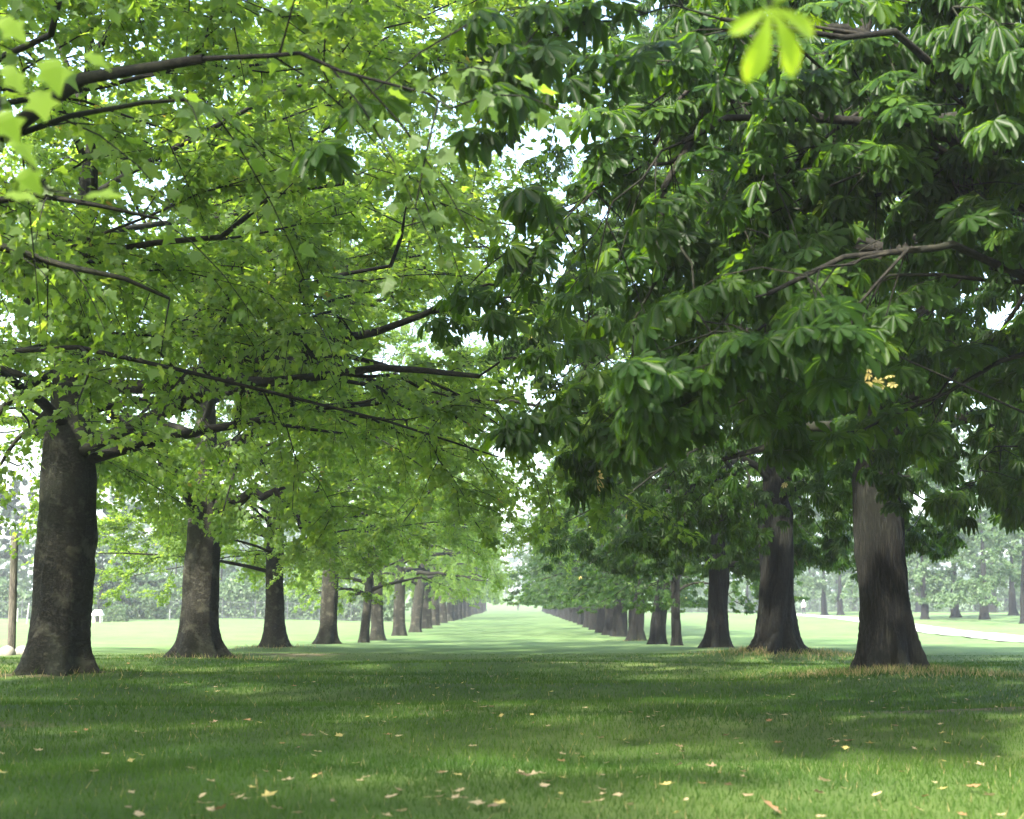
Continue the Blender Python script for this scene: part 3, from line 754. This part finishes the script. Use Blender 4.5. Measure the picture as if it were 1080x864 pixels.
pole = empty('wooden_pole', (px_, py_, float(terrain(px_, py_))), 'weathered grey wooden pole standing behind the two pale stones', 'pole')
link('shaft', mesh_np('shaft', V, [q], True), M['wood'], pole)
v, f = tubes(np.array([[(-.057, 0, 2.84), (-.058, 0, 2.9), (-.059, 0, 2.94), (-.059, 0, 2.96)]]), np.array([[.095, .09, .06, .005]]), 16)
link('cap', mesh_np('cap', v, [f], True), M['wood'], pole)
def stone(px, py, D, sx, sy, sz, label, seed):
    p = at(px, py, D); g = np.random.default_rng(seed)
    th = np.linspace(0, 2 * np.pi, 28, endpoint=False); ph = np.linspace(-.6, np.pi / 2 - .03, 14)
    A, B = np.meshgrid(th, ph)
    r = 1 + .05 * np.sin(2 * A + g.uniform(0, 6)) + .04 * np.sin(3 * A + 2 * B + g.uniform(0, 6)) + .02 * np.sin(7 * A + 5 * B)
    V = np.stack([sx * r * np.cos(A) * np.cos(B), sy * r * np.sin(A) * np.cos(B), sz * r * np.sin(B)], -1).reshape(-1, 3)
    idx = np.arange(A.size).reshape(A.shape)
    q = np.stack([idx[:-1], np.roll(idx[:-1], -1, 1), np.roll(idx[1:], -1, 1), idx[1:]], -1).reshape(-1, 4)
    me = mesh_np('boulder', V, [q, idx[-1][None, :]], True)
    o = link('boulder', me, M['stone'], None, (p[0], D, float(terrain(p[0], D)) + sz * .15))
    tag(o, label, 'stone', 'pale stones at the pole')
stone(7, 690, 34.4, .215, .2, .19, 'rounded pale stone in front of the wooden pole', 1)
stone(24.5, 690, 34.8, .205, .19, .17, 'rounded pale stone between the wooden pole and the big dark trunk', 2)
M['post'] = plain_mat('grey_paint', (.2, .2, .19), (.32, .32, .3), 5, .7, .1)
M['white'] = plain_mat('white_paint', (.6, .6, .57), (.78, .78, .75), 5, .6, .1)
def post(px, py0, py1, D, lean, label, w=.05):
    a = at(px, py0, D); h = (py0 - py1) / 1500 * D
    z0 = float(terrain(a[0], D)); 
    t = np.linspace(0, 1, 6)
    v, f = tubes(np.stack([lean * t * h, 0 * t, -.2 + t * (h + .2)], -1)[None], np.full((1, 6), w), 8)
    v2, f2 = tubes(np.array([[(lean * h, 0, h - .002), (lean * h, 0, h + .02), (lean * h, 0, h + .05), (lean * h, 0, h + .055)]]), np.array([[w * 1.15, w * 1.15, w * .7, .004]]), 8)
    r = empty('marker_post', (a[0], D, z0), label, 'post', 'white posts by the fence')
    link('shaft', mesh_np('post', v, [f], True), M['post'], r); link('cap', mesh_np('post_cap', v2, [f2], True), M['post'], r)
post(18.5, 651, 638, 118, .0, 'short upright white post beside the wooden pole, before the hedge')
post(28, 656, 636, 112, .09, 'leaning white post between the wooden pole and the big dark trunk')
post(179, 650, 640, 128, .0, 'short white post at the fence left of the second plane trunk')

# ------------------------------------------------------------------ fences and hedges
M['iron'] = plain_mat('dark_iron', (.03, .036, .04), (.05, .058, .062), 10, .5, .05)
def railing(pts, h, name, label, spacing=.16, postgap=3.0):
    """Iron railing along pts (world x, y): rails and bars in one panel mesh, each post its own part."""
    pts = np.array(pts, float); seg = np.linalg.norm(np.diff(pts, axis=0), axis=1); d = np.concatenate([[0], np.cumsum(seg)]); L = d[-1]
    def P(s): return np.stack([np.interp(s, d, pts[:, 0]), np.interp(s, d, pts[:, 1])], -1)
    x0, y0 = pts[0]; z0 = float(terrain(x0, y0))
    root = empty(name, (x0, y0, z0), label, 'fence', 'iron railings round the park')
    s = np.arange(0, L, spacing); b = P(s); n = len(s); z = terrain(b[:, 0], b[:, 1])
    paths = np.stack([np.stack([b[:, 0] - x0, b[:, 1] - y0, z - z0 + t], -1) for t in (.05, h * .5, h * .97, h)], 1)
    parts = [tubes(paths, np.broadcast_to(np.array([.016, .016, .016, .002]), (n, 4)), 4)]
    s2 = np.linspace(0, L, max(4, int(L / 2))); b2 = P(s2); z2 = terrain(b2[:, 0], b2[:, 1])
    for hh in (.15, h * .88):
        parts.append(tubes(np.stack([b2[:, 0] - x0, b2[:, 1] - y0, z2 - z0 + hh], -1)[None], np.full((1, len(s2)), .022), 4))
    v, f = merge(parts); link('railing_panel', mesh_np('railing_panel', v, [f]), M['iron'], root)
    sp_ = np.arange(0, L, postgap)
    v, f = tubes(np.array([[(0, 0, -.2), (0, 0, h * .5), (0, 0, h + .06), (0, 0, h + .12)]]), np.array([[.045, .045, .045, .004]]), 6)
    pm = mesh_np('fence_post', v, [f]); pm.materials.append(M['iron'])
    for q_ in P(sp_)[:100]:
        link('post', pm, None, root, (q_[0] - x0, q_[1] - y0, float(terrain(*q_)) - z0))
fy = 134
railing([(-66, 128), (-40, 132), (-14.5, 137)], 1.75, 'iron_railing', 'dark iron railing across the far side of the left meadow before misty trees')
railing([(24, 215), (44, 190), (75, 172), (110, 160)], 1.9, 'iron_railing', 'dark iron railing behind the distant trees beyond the pale path')

def hedge(pts, h, w, n, label, seed, mat, leaf=.3):
    g = np.random.default_rng(seed); pts = np.array(pts, float)
    seg = np.linalg.norm(np.diff(pts, axis=0), axis=1); d = np.concatenate([[0], np.cumsum(seg)]); L = d[-1]
    s = g.uniform(0, L, n); bx = np.interp(s, d, pts[:, 0]); by = np.interp(s, d, pts[:, 1])
    hh = h * (.72 + .28 * np.sin(s * .33 + seed) * np.sin(s * .13 + 1) + .12 * np.sin(s * 1.1))
    u = g.uniform(0, 1, n); wv = w * np.sqrt(np.clip(1 - u ** 3, 0, 1))
    off = g.uniform(-1, 1, n) * wv
    x0, y0 = pts[0]; z0 = float(terrain(x0, y0))
    p = np.stack([bx - x0 + g.normal(0, .2, n), by - y0 + off, terrain(bx, by) - z0 + u * hh], -1)
    nr = unit(np.stack([g.normal(0, .5, n), off * .6 - .2, .6 + 0 * u], -1) + g.normal(0, .35, (n, 3))); tip = unit(g.normal(0, 1, (n, 3)) + np.array([0, 0, -.3]))
    v, f, tn = place_leaves(tpl_quad(), p, tip, unit(nr - tip * (nr * tip).sum(-1, keepdims=True)), leaf * g.uniform(.6, 1.3, n), g.uniform(0, 1, n))
    o = link('hedge', mesh_np('hedge', v, f, False, tn), mat, None, (x0, y0, z0)); tag(o, label, 'hedge', 'hedges behind the railings')
hedge([(-68, 134), (-40, 138), (-12, 143)], 5.2, 1.9, 26000, 'long pale hedge behind the railing of the left meadow', 1, M['far_leaf'], .36)
hedge([(22, 228), (46, 200), (78, 180), (115, 168)], 4.2, 1.8, 22000, 'long misty hedge behind the railing beyond the pale path', 2, M['far_leaf'])

# ------------------------------------------------------------------ trees of the background
TM = [trunk_mesh(900 + j, .34, .5, 13., 'chestnut', (0.01 * j, 0), 14, 18, fork=2.8) for j in range(3)]
def bg(px, D, sc, label, group, P=None, kind='park_tree', zsc=None, x=None, trunk=True, rot=None):
    xx = at(px, 640, D)[0] if x is None else x
    P = P or GEN_FAR[int(rng.integers(2))]
    root = empty(kind, (xx, D, float(terrain(xx, D))), label, 'tree', group)
    t = link('trunk', TM[int(rng.integers(3))], M['chestnut_bark'], root); t.scale = (sc, sc, sc)
    c = link('crown', P.crown, None, root); c.scale = (sc, sc, zsc or sc); c.rotation_euler = (0, 0, rng.uniform(0, 6.28) if rot is None else rot)
    return root
g1 = 'trees beyond the pale path'
for px, D, sc, lab in [(975, 128, .95, 'misty tree with a slim trunk beyond the path, first right of the big chestnut'), (1007, 132, 1.05, 'misty tree with a stout trunk beyond the path, near the middle of its group'),
                       (1038, 122, 1.05, 'misty round tree with a flared grey trunk beyond the path'), (1068, 138, 1.0, 'misty tree with a dark trunk beyond the path near the picture edge'),
                       (1080, 108, .85, 'pale yellow green tree at the right picture edge beyond the path'), (886, 170, .95, 'misty tree with a dark trunk just left of the big chestnut'),
                       (869, 172, .95, 'misty dark trunked tree just right of the white-topped walker'), (788, 205, .9, 'small far misty tree left of the broad ridged trunk')]:
    bg(px, D, sc, lab, g1)
for k in range(30):
    D = 178 + 75 * rng.uniform(); x = 30 + (D - 150) * .12 + k * 3.4 + rng.normal(0, 2)
    bg(0, D, rng.uniform(.85, 1.35), 'misty tree in the hazy wood edge behind the iron railing on the right', 'hazy trees of the right wood edge', x=x)
r = bg(106, 122, .72, 'dark dense tree hanging over the small white hut beyond the left meadow', None, DARK_FAR, 'dark_tree', .62)
r = bg(10, 150, 1.0, 'dark tall tree behind the wooden pole beyond the left meadow', None, DARK_FAR, 'dark_tree', .95)
for k in range(30):
    D = 150 + 70 * rng.uniform(); x = -74 + k * 2.3 + rng.normal(0, 1.5)
    bg(0, D, rng.uniform(.5, 1.0), 'misty tree in the hazy wood edge behind the railing of the left meadow', 'hazy trees of the left wood edge', x=x)
for k in range(56):
    D = 470 + 120 * rng.uniform(); x = -230 + k * 8.4 + rng.normal(0, 4)
    bg(0, D, rng.uniform(1.1, 1.8), 'faint distant tree on the rise beyond the end of the avenue', 'distant trees beyond the avenue', x=x)
for k in range(30):
    s_ = -1 if k % 2 else 1; D = 235 + k * 6.5 + rng.uniform(0, 8); x = s_ * (24 + 45 * rng.uniform() + (.1 * (D - 235)))
    bg(0, D, rng.uniform(1.0, 1.5), 'faint distant tree beside the far part of the avenue', 'distant trees beside the far avenue', x=x)

# low bushes before the hedge, left
for px, D, s, lab in [(150, 131, 1.0, 'pale rounded bush before the left railing, largest of the bushes'), (122, 118, .45, 'small low green bush right of the white hut'), (205, 131, .6, 'low pale bush against the railing left of the second trunk')]:
    n = 2600; g = np.random.default_rng(int(px))
    d = unit(g.normal(0, 1, (n, 3))); d[:, 2] = np.abs(d[:, 2]); rr = g.uniform(.6, 1, n)[:, None] * (1 + .15 * np.sin(5 * d[:, :1] + 3 * d[:, 1:2]))
    p = d * rr * np.array([2.6, 1.8, 2.9]) * s; nr = unit(d + g.normal(0, .4, (n, 3)) + np.array([0, 0, .3])); tip = unit(g.normal(0, 1, (n, 3)))
    v, f, tn = place_leaves(tpl_quad(), p, tip, unit(nr - tip * (nr * tip).sum(-1, keepdims=True)), .26 * s ** .5 * g.uniform(.6, 1.3, n), g.uniform(0, 1, n))
    x = at(px, 645, D)[0]
    o = link('bush', mesh_np('bush', v, f, False, tn), M['far_leaf'], None, (x, D, float(terrain(x, D)))); tag(o, lab, 'bush', 'bushes before the left railing')

# small white hut
def box(c, s):
    c, s = np.array(c, float), np.array(s, float) / 2
    v = np.array([(x, y, z) for x in (-1, 1) for y in (-1, 1) for z in (-1, 1)]) * s + c
    f = np.array([(0, 1, 3, 2), (4, 6, 7, 5), (0, 4, 5, 1), (2, 3, 7, 6), (0, 2, 6, 4), (1, 5, 7, 3)])
    return v, f
hx, hd = at(103, 650, 116)[0], 116.
hut = empty('garden_hut', (hx, hd, float(terrain(hx, hd))), 'small open hut with a white pitched roof under the dark tree', 'hut')
for sx in (-.42, .42):
    for sy in (-.35, .35): 
        v, f = box((sx, sy, .3), (.07, .07, .7)); link('post', mesh_np('hut_post', v, [f]), M['white'], hut)
v = np.array([(-.62, -.5, .6), (.62, -.5, .6), (.62, .5, .6), (-.62, .5, .6), (-.4, 0, 1.08), (.4, 0, 1.08), (-.62, -.5, .66), (.62, -.5, .66), (.62, .5, .66), (-.62, .5, .66)])
link('roof', mesh_np('hut_roof', v, [np.array([(0, 3, 2, 1), (6, 7, 5, 4), (8, 9, 4, 5), (0, 1, 7, 6), (1, 2, 8, 7), (2, 3, 9, 8), (3, 0, 6, 9)]), np.array([(7, 8, 5), (9, 6, 4)])]), M['white'], hut)
v, f = box((0, .3, .22), (.74, .05, .44)); link('back_panel', mesh_np('hut_panel', v, [f]), M['wood'], hut)
hut.scale = (.72, .72, .9)

# ------------------------------------------------------------------ people
def skin_mesh(name, verts, edges, radii, root=0, sub=2):
    me = bpy.data.meshes.new(name + '_cage'); me.from_pydata([tuple(v) for v in verts], edges, []); me.update()
    o = bpy.data.objects.new(name + '_cage', me); COL.objects.link(o)
    md = o.modifiers.new('skin', 'SKIN'); 
    if not me.skin_vertices: me.attributes.new('skin', 'FLOAT', 'POINT') if False else None
    bpy.context.view_layer.update()
    if not me.skin_vertices:
        bpy.context.view_layer.objects.active = o; bpy.ops.mesh.customdata_skin_add()
    for i, r in enumerate(radii):
        me.skin_vertices[0].data[i].radius = (r[0], r[1]) if isinstance(r, tuple) else (r, r)
        me.skin_vertices[0].data[i].use_root = (i == root)
    md.use_smooth_shade = True
    o.modifiers.new('sub', 'SUBSURF').levels = sub; o.modifiers['sub'].render_levels = sub
    dg = bpy.context.evaluated_depsgraph_get(); res = bpy.data.meshes.new_from_object(o.evaluated_get(dg))
    bpy.data.objects.remove(o); res.name = name
    return res
M['skin'] = plain_mat('skin', (.35, .22, .16), (.42, .27, .2), 5, .6, 0)
M['dark_cloth'] = plain_mat('dark_cloth', (.012, .013, .018), (.02, .022, .028), 20, .85, .1)
M['white_cloth'] = plain_mat('white_cloth', (.48, .5, .53), (.58, .59, .62), 20, .85, .1)
M['hair'] = plain_mat('hair', (.02, .015, .012), (.04, .03, .02), 30, .7, .1)
def person(x, y, face, label, top, cap):
    root = empty('person', (x, y, float(terrain(x, y)) + (.07 if cap else .0)), label, 'person'); root.rotation_euler = (0, 0, face)
    J = dict(pel=(0, 0, .95), wst=(0, 0, 1.1), chs=(0, .01, 1.32), nek=(0, 0, 1.47), hd0=(0, .02, 1.56), hd1=(0, .01, 1.7),
             hl=(-.09, 0, .9), kl=(-.1, .1, .5), al=(-.1, .02, .09), fl=(-.1, .16, .04), hr=(.09, 0, .9), kr=(.1, .0, .5), ar=(.1, -.16, .11), fr=(.1, -.03, .04),
             sl=(-.18, 0, 1.4), el=(-.23, -.06, 1.14), wl=(-.23, .02, .9), gl=(-.22, .05, .82), sr=(.18, 0, 1.4), er=(.23, .02, 1.14), wr=(.23, .12, .92), gr=(.22, .15, .84))
    Rd = dict(pel=(.15, .11), wst=(.13, .1), chs=(.15, .11), nek=.055, hd0=.085, hd1=.075, hl=.085, kl=.058, al=.042, fl=.04, hr=.085, kr=.058, ar=.042, fr=.04,
              sl=.06, el=.042, wl=.03, gl=.035, sr=.06, er=.042, wr=.03, gr=.035)
    E = [('pel', 'wst'), ('wst', 'chs'), ('chs', 'nek'), ('nek', 'hd0'), ('hd0', 'hd1'), ('pel', 'hl'), ('hl', 'kl'), ('kl', 'al'), ('al', 'fl'), ('pel', 'hr'), ('hr', 'kr'), ('kr', 'ar'), ('ar', 'fr'),
         ('chs', 'sl'), ('sl', 'el'), ('el', 'wl'), ('wl', 'gl'), ('chs', 'sr'), ('sr', 'er'), ('er', 'wr'), ('wr', 'gr')]
    def sub(keys, grow_, root_k):
        ks = list(keys); ix = {k: i for i, k in enumerate(ks)}
        rad = []
        for k in ks:
            r = Rd[k]; rad.append((r[0] + grow_, r[1] + grow_) if isinstance(r, tuple) else r + grow_)
        return [J[k] for k in ks], [(ix[a], ix[b]) for a, b in E if a in ix and b in ix], rad, ix[root_k]
    v, e, r, k = sub(J.keys(), 0, 'pel'); link('body', skin_mesh('body', v, e, r, k), M['skin'], root)
    v, e, r, k = sub(['pel', 'wst', 'chs', 'sl', 'el', 'wl', 'sr', 'er', 'wr'], .022, 'pel'); link('jacket', skin_mesh('jacket', v, e, r, k), top, root)
    v, e, r, k = sub(['pel', 'hl', 'kl', 'al', 'hr', 'kr', 'ar'], .018, 'pel'); link('trousers', skin_mesh('trousers', v, e, r, k), M['dark_cloth'], root)
    th = np.linspace(0, 2 * np.pi, 16, endpoint=False); ph = np.linspace(.15, 1.5, 7); A, B = np.meshgrid(th, ph)
    V = np.stack([.112 * np.cos(A) * np.cos(B), .12 * np.sin(A) * np.cos(B) + .005, 1.62 + .15 * np.sin(B)], -1).reshape(-1, 3)
    idx = np.arange(A.size).reshape(A.shape); q = np.stack([idx[:-1], np.roll(idx[:-1], -1, 1), np.roll(idx[1:], -1, 1), idx[1:]], -1).reshape(-1, 4)
    link('cap' if cap else 'hair', mesh_np('cap', V, [q, idx[-1][None, :]], True), M['white_cloth'] if cap else M['hair'], root)
    return root
p = at(848, 651.5, 160); person(p[0], 160, .15, 'person in a white top and dark trousers walking along the pale path', M['white_cloth'], True)
p = at(546.5, 641, 300); person(p[0], 300, 0., 'tiny person in dark clothes standing at the far end of the avenue', M['dark_cloth'], False)

# ------------------------------------------------------------------ air, light, camera
def haze_box(lo, hi, dens):
    v, f = box([(a + b) / 2 for a, b in zip(lo, hi)], [b - a for a, b in zip(lo, hi)])
    m, nt, out = new_mat('haze')
    p = N(nt, 'ShaderNodeVolumePrincipled'); p.inputs['Color'].default_value = (.92, .97, 1.0, 1); p.inputs['Density'].default_value = dens; p.inputs['Anisotropy'].default_value = .3
    nt.links.new(p.outputs[0], out.inputs['Volume'])
    o = link('haze', mesh_np('haze', v, [f]), m); o['kind'] = 'stuff'; tag(o, 'pale mist hanging in the distance among the trees', 'haze')
HAZE = .0007
haze_box((-950, -70, -2.2), (950, 1350, 60), HAZE)

SUN_EL, SUN_AZ = 43., -148.      # azimuth: degrees to the right of straight ahead
w = bpy.data.worlds.new('World'); scene.world = w; w.use_nodes = True
nt = w.node_tree; bgn = nt.nodes['Background']
sky = nt.nodes.new('ShaderNodeTexSky'); sky.sky_type = 'NISHITA'; sky.sun_disc = False
sky.sun_elevation = R_(SUN_EL); sky.sun_rotation = R_(SUN_AZ); sky.dust_density = 3.0; sky.air_density = 1.2; sky.ozone_density = 1.0
nt.links.new(sky.outputs[0], bgn.inputs[0]); bgn.inputs[1].default_value = .15
ld = bpy.data.lights.new('sun', 'SUN'); ld.energy = 4.2; ld.angle = R_(2.5); ld.color = (1, .94, .82)
so = bpy.data.objects.new('sun', ld); COL.objects.link(so)
sd = Vector((math.sin(R_(SUN_AZ)) * math.cos(R_(SUN_EL)), math.cos(R_(SUN_AZ)) * math.cos(R_(SUN_EL)), math.sin(R_(SUN_EL))))
so.rotation_euler = (-sd).to_track_quat('-Z', 'Y').to_euler(); so.location = (20, 20, 40)

cd = bpy.data.cameras.new('camera'); cam = bpy.data.objects.new('camera', cd); COL.objects.link(cam)
cam.location = (0, 0, CAM_Z); cam.rotation_euler = (R_(90) + PITCH, 0, YAW)
cd.lens = 50; cd.sensor_width = 36; cd.sensor_fit = 'HORIZONTAL'; cd.clip_start = .05; cd.clip_end = 3000
cd.dof.use_dof = True; cd.dof.focus_distance = 19; cd.dof.aperture_fstop = 2.8
scene.camera = cam

scene.render.engine = 'CYCLES'
cy = scene.cycles
cy.max_bounces = 9; cy.diffuse_bounces = 6; cy.glossy_bounces = 2; cy.transmission_bounces = 6; cy.transparent_max_bounces = 4; cy.volume_bounces = 0
cy.use_denoising = True
cy.caustics_reflective = False; cy.caustics_refractive = False
cy.sample_clamp_indirect = 8
vs = scene.view_settings
vs.view_transform = 'Standard'; vs.look = 'None'; vs.gamma = 1; vs.use_curve_mapping = False; vs.exposure = 2.85
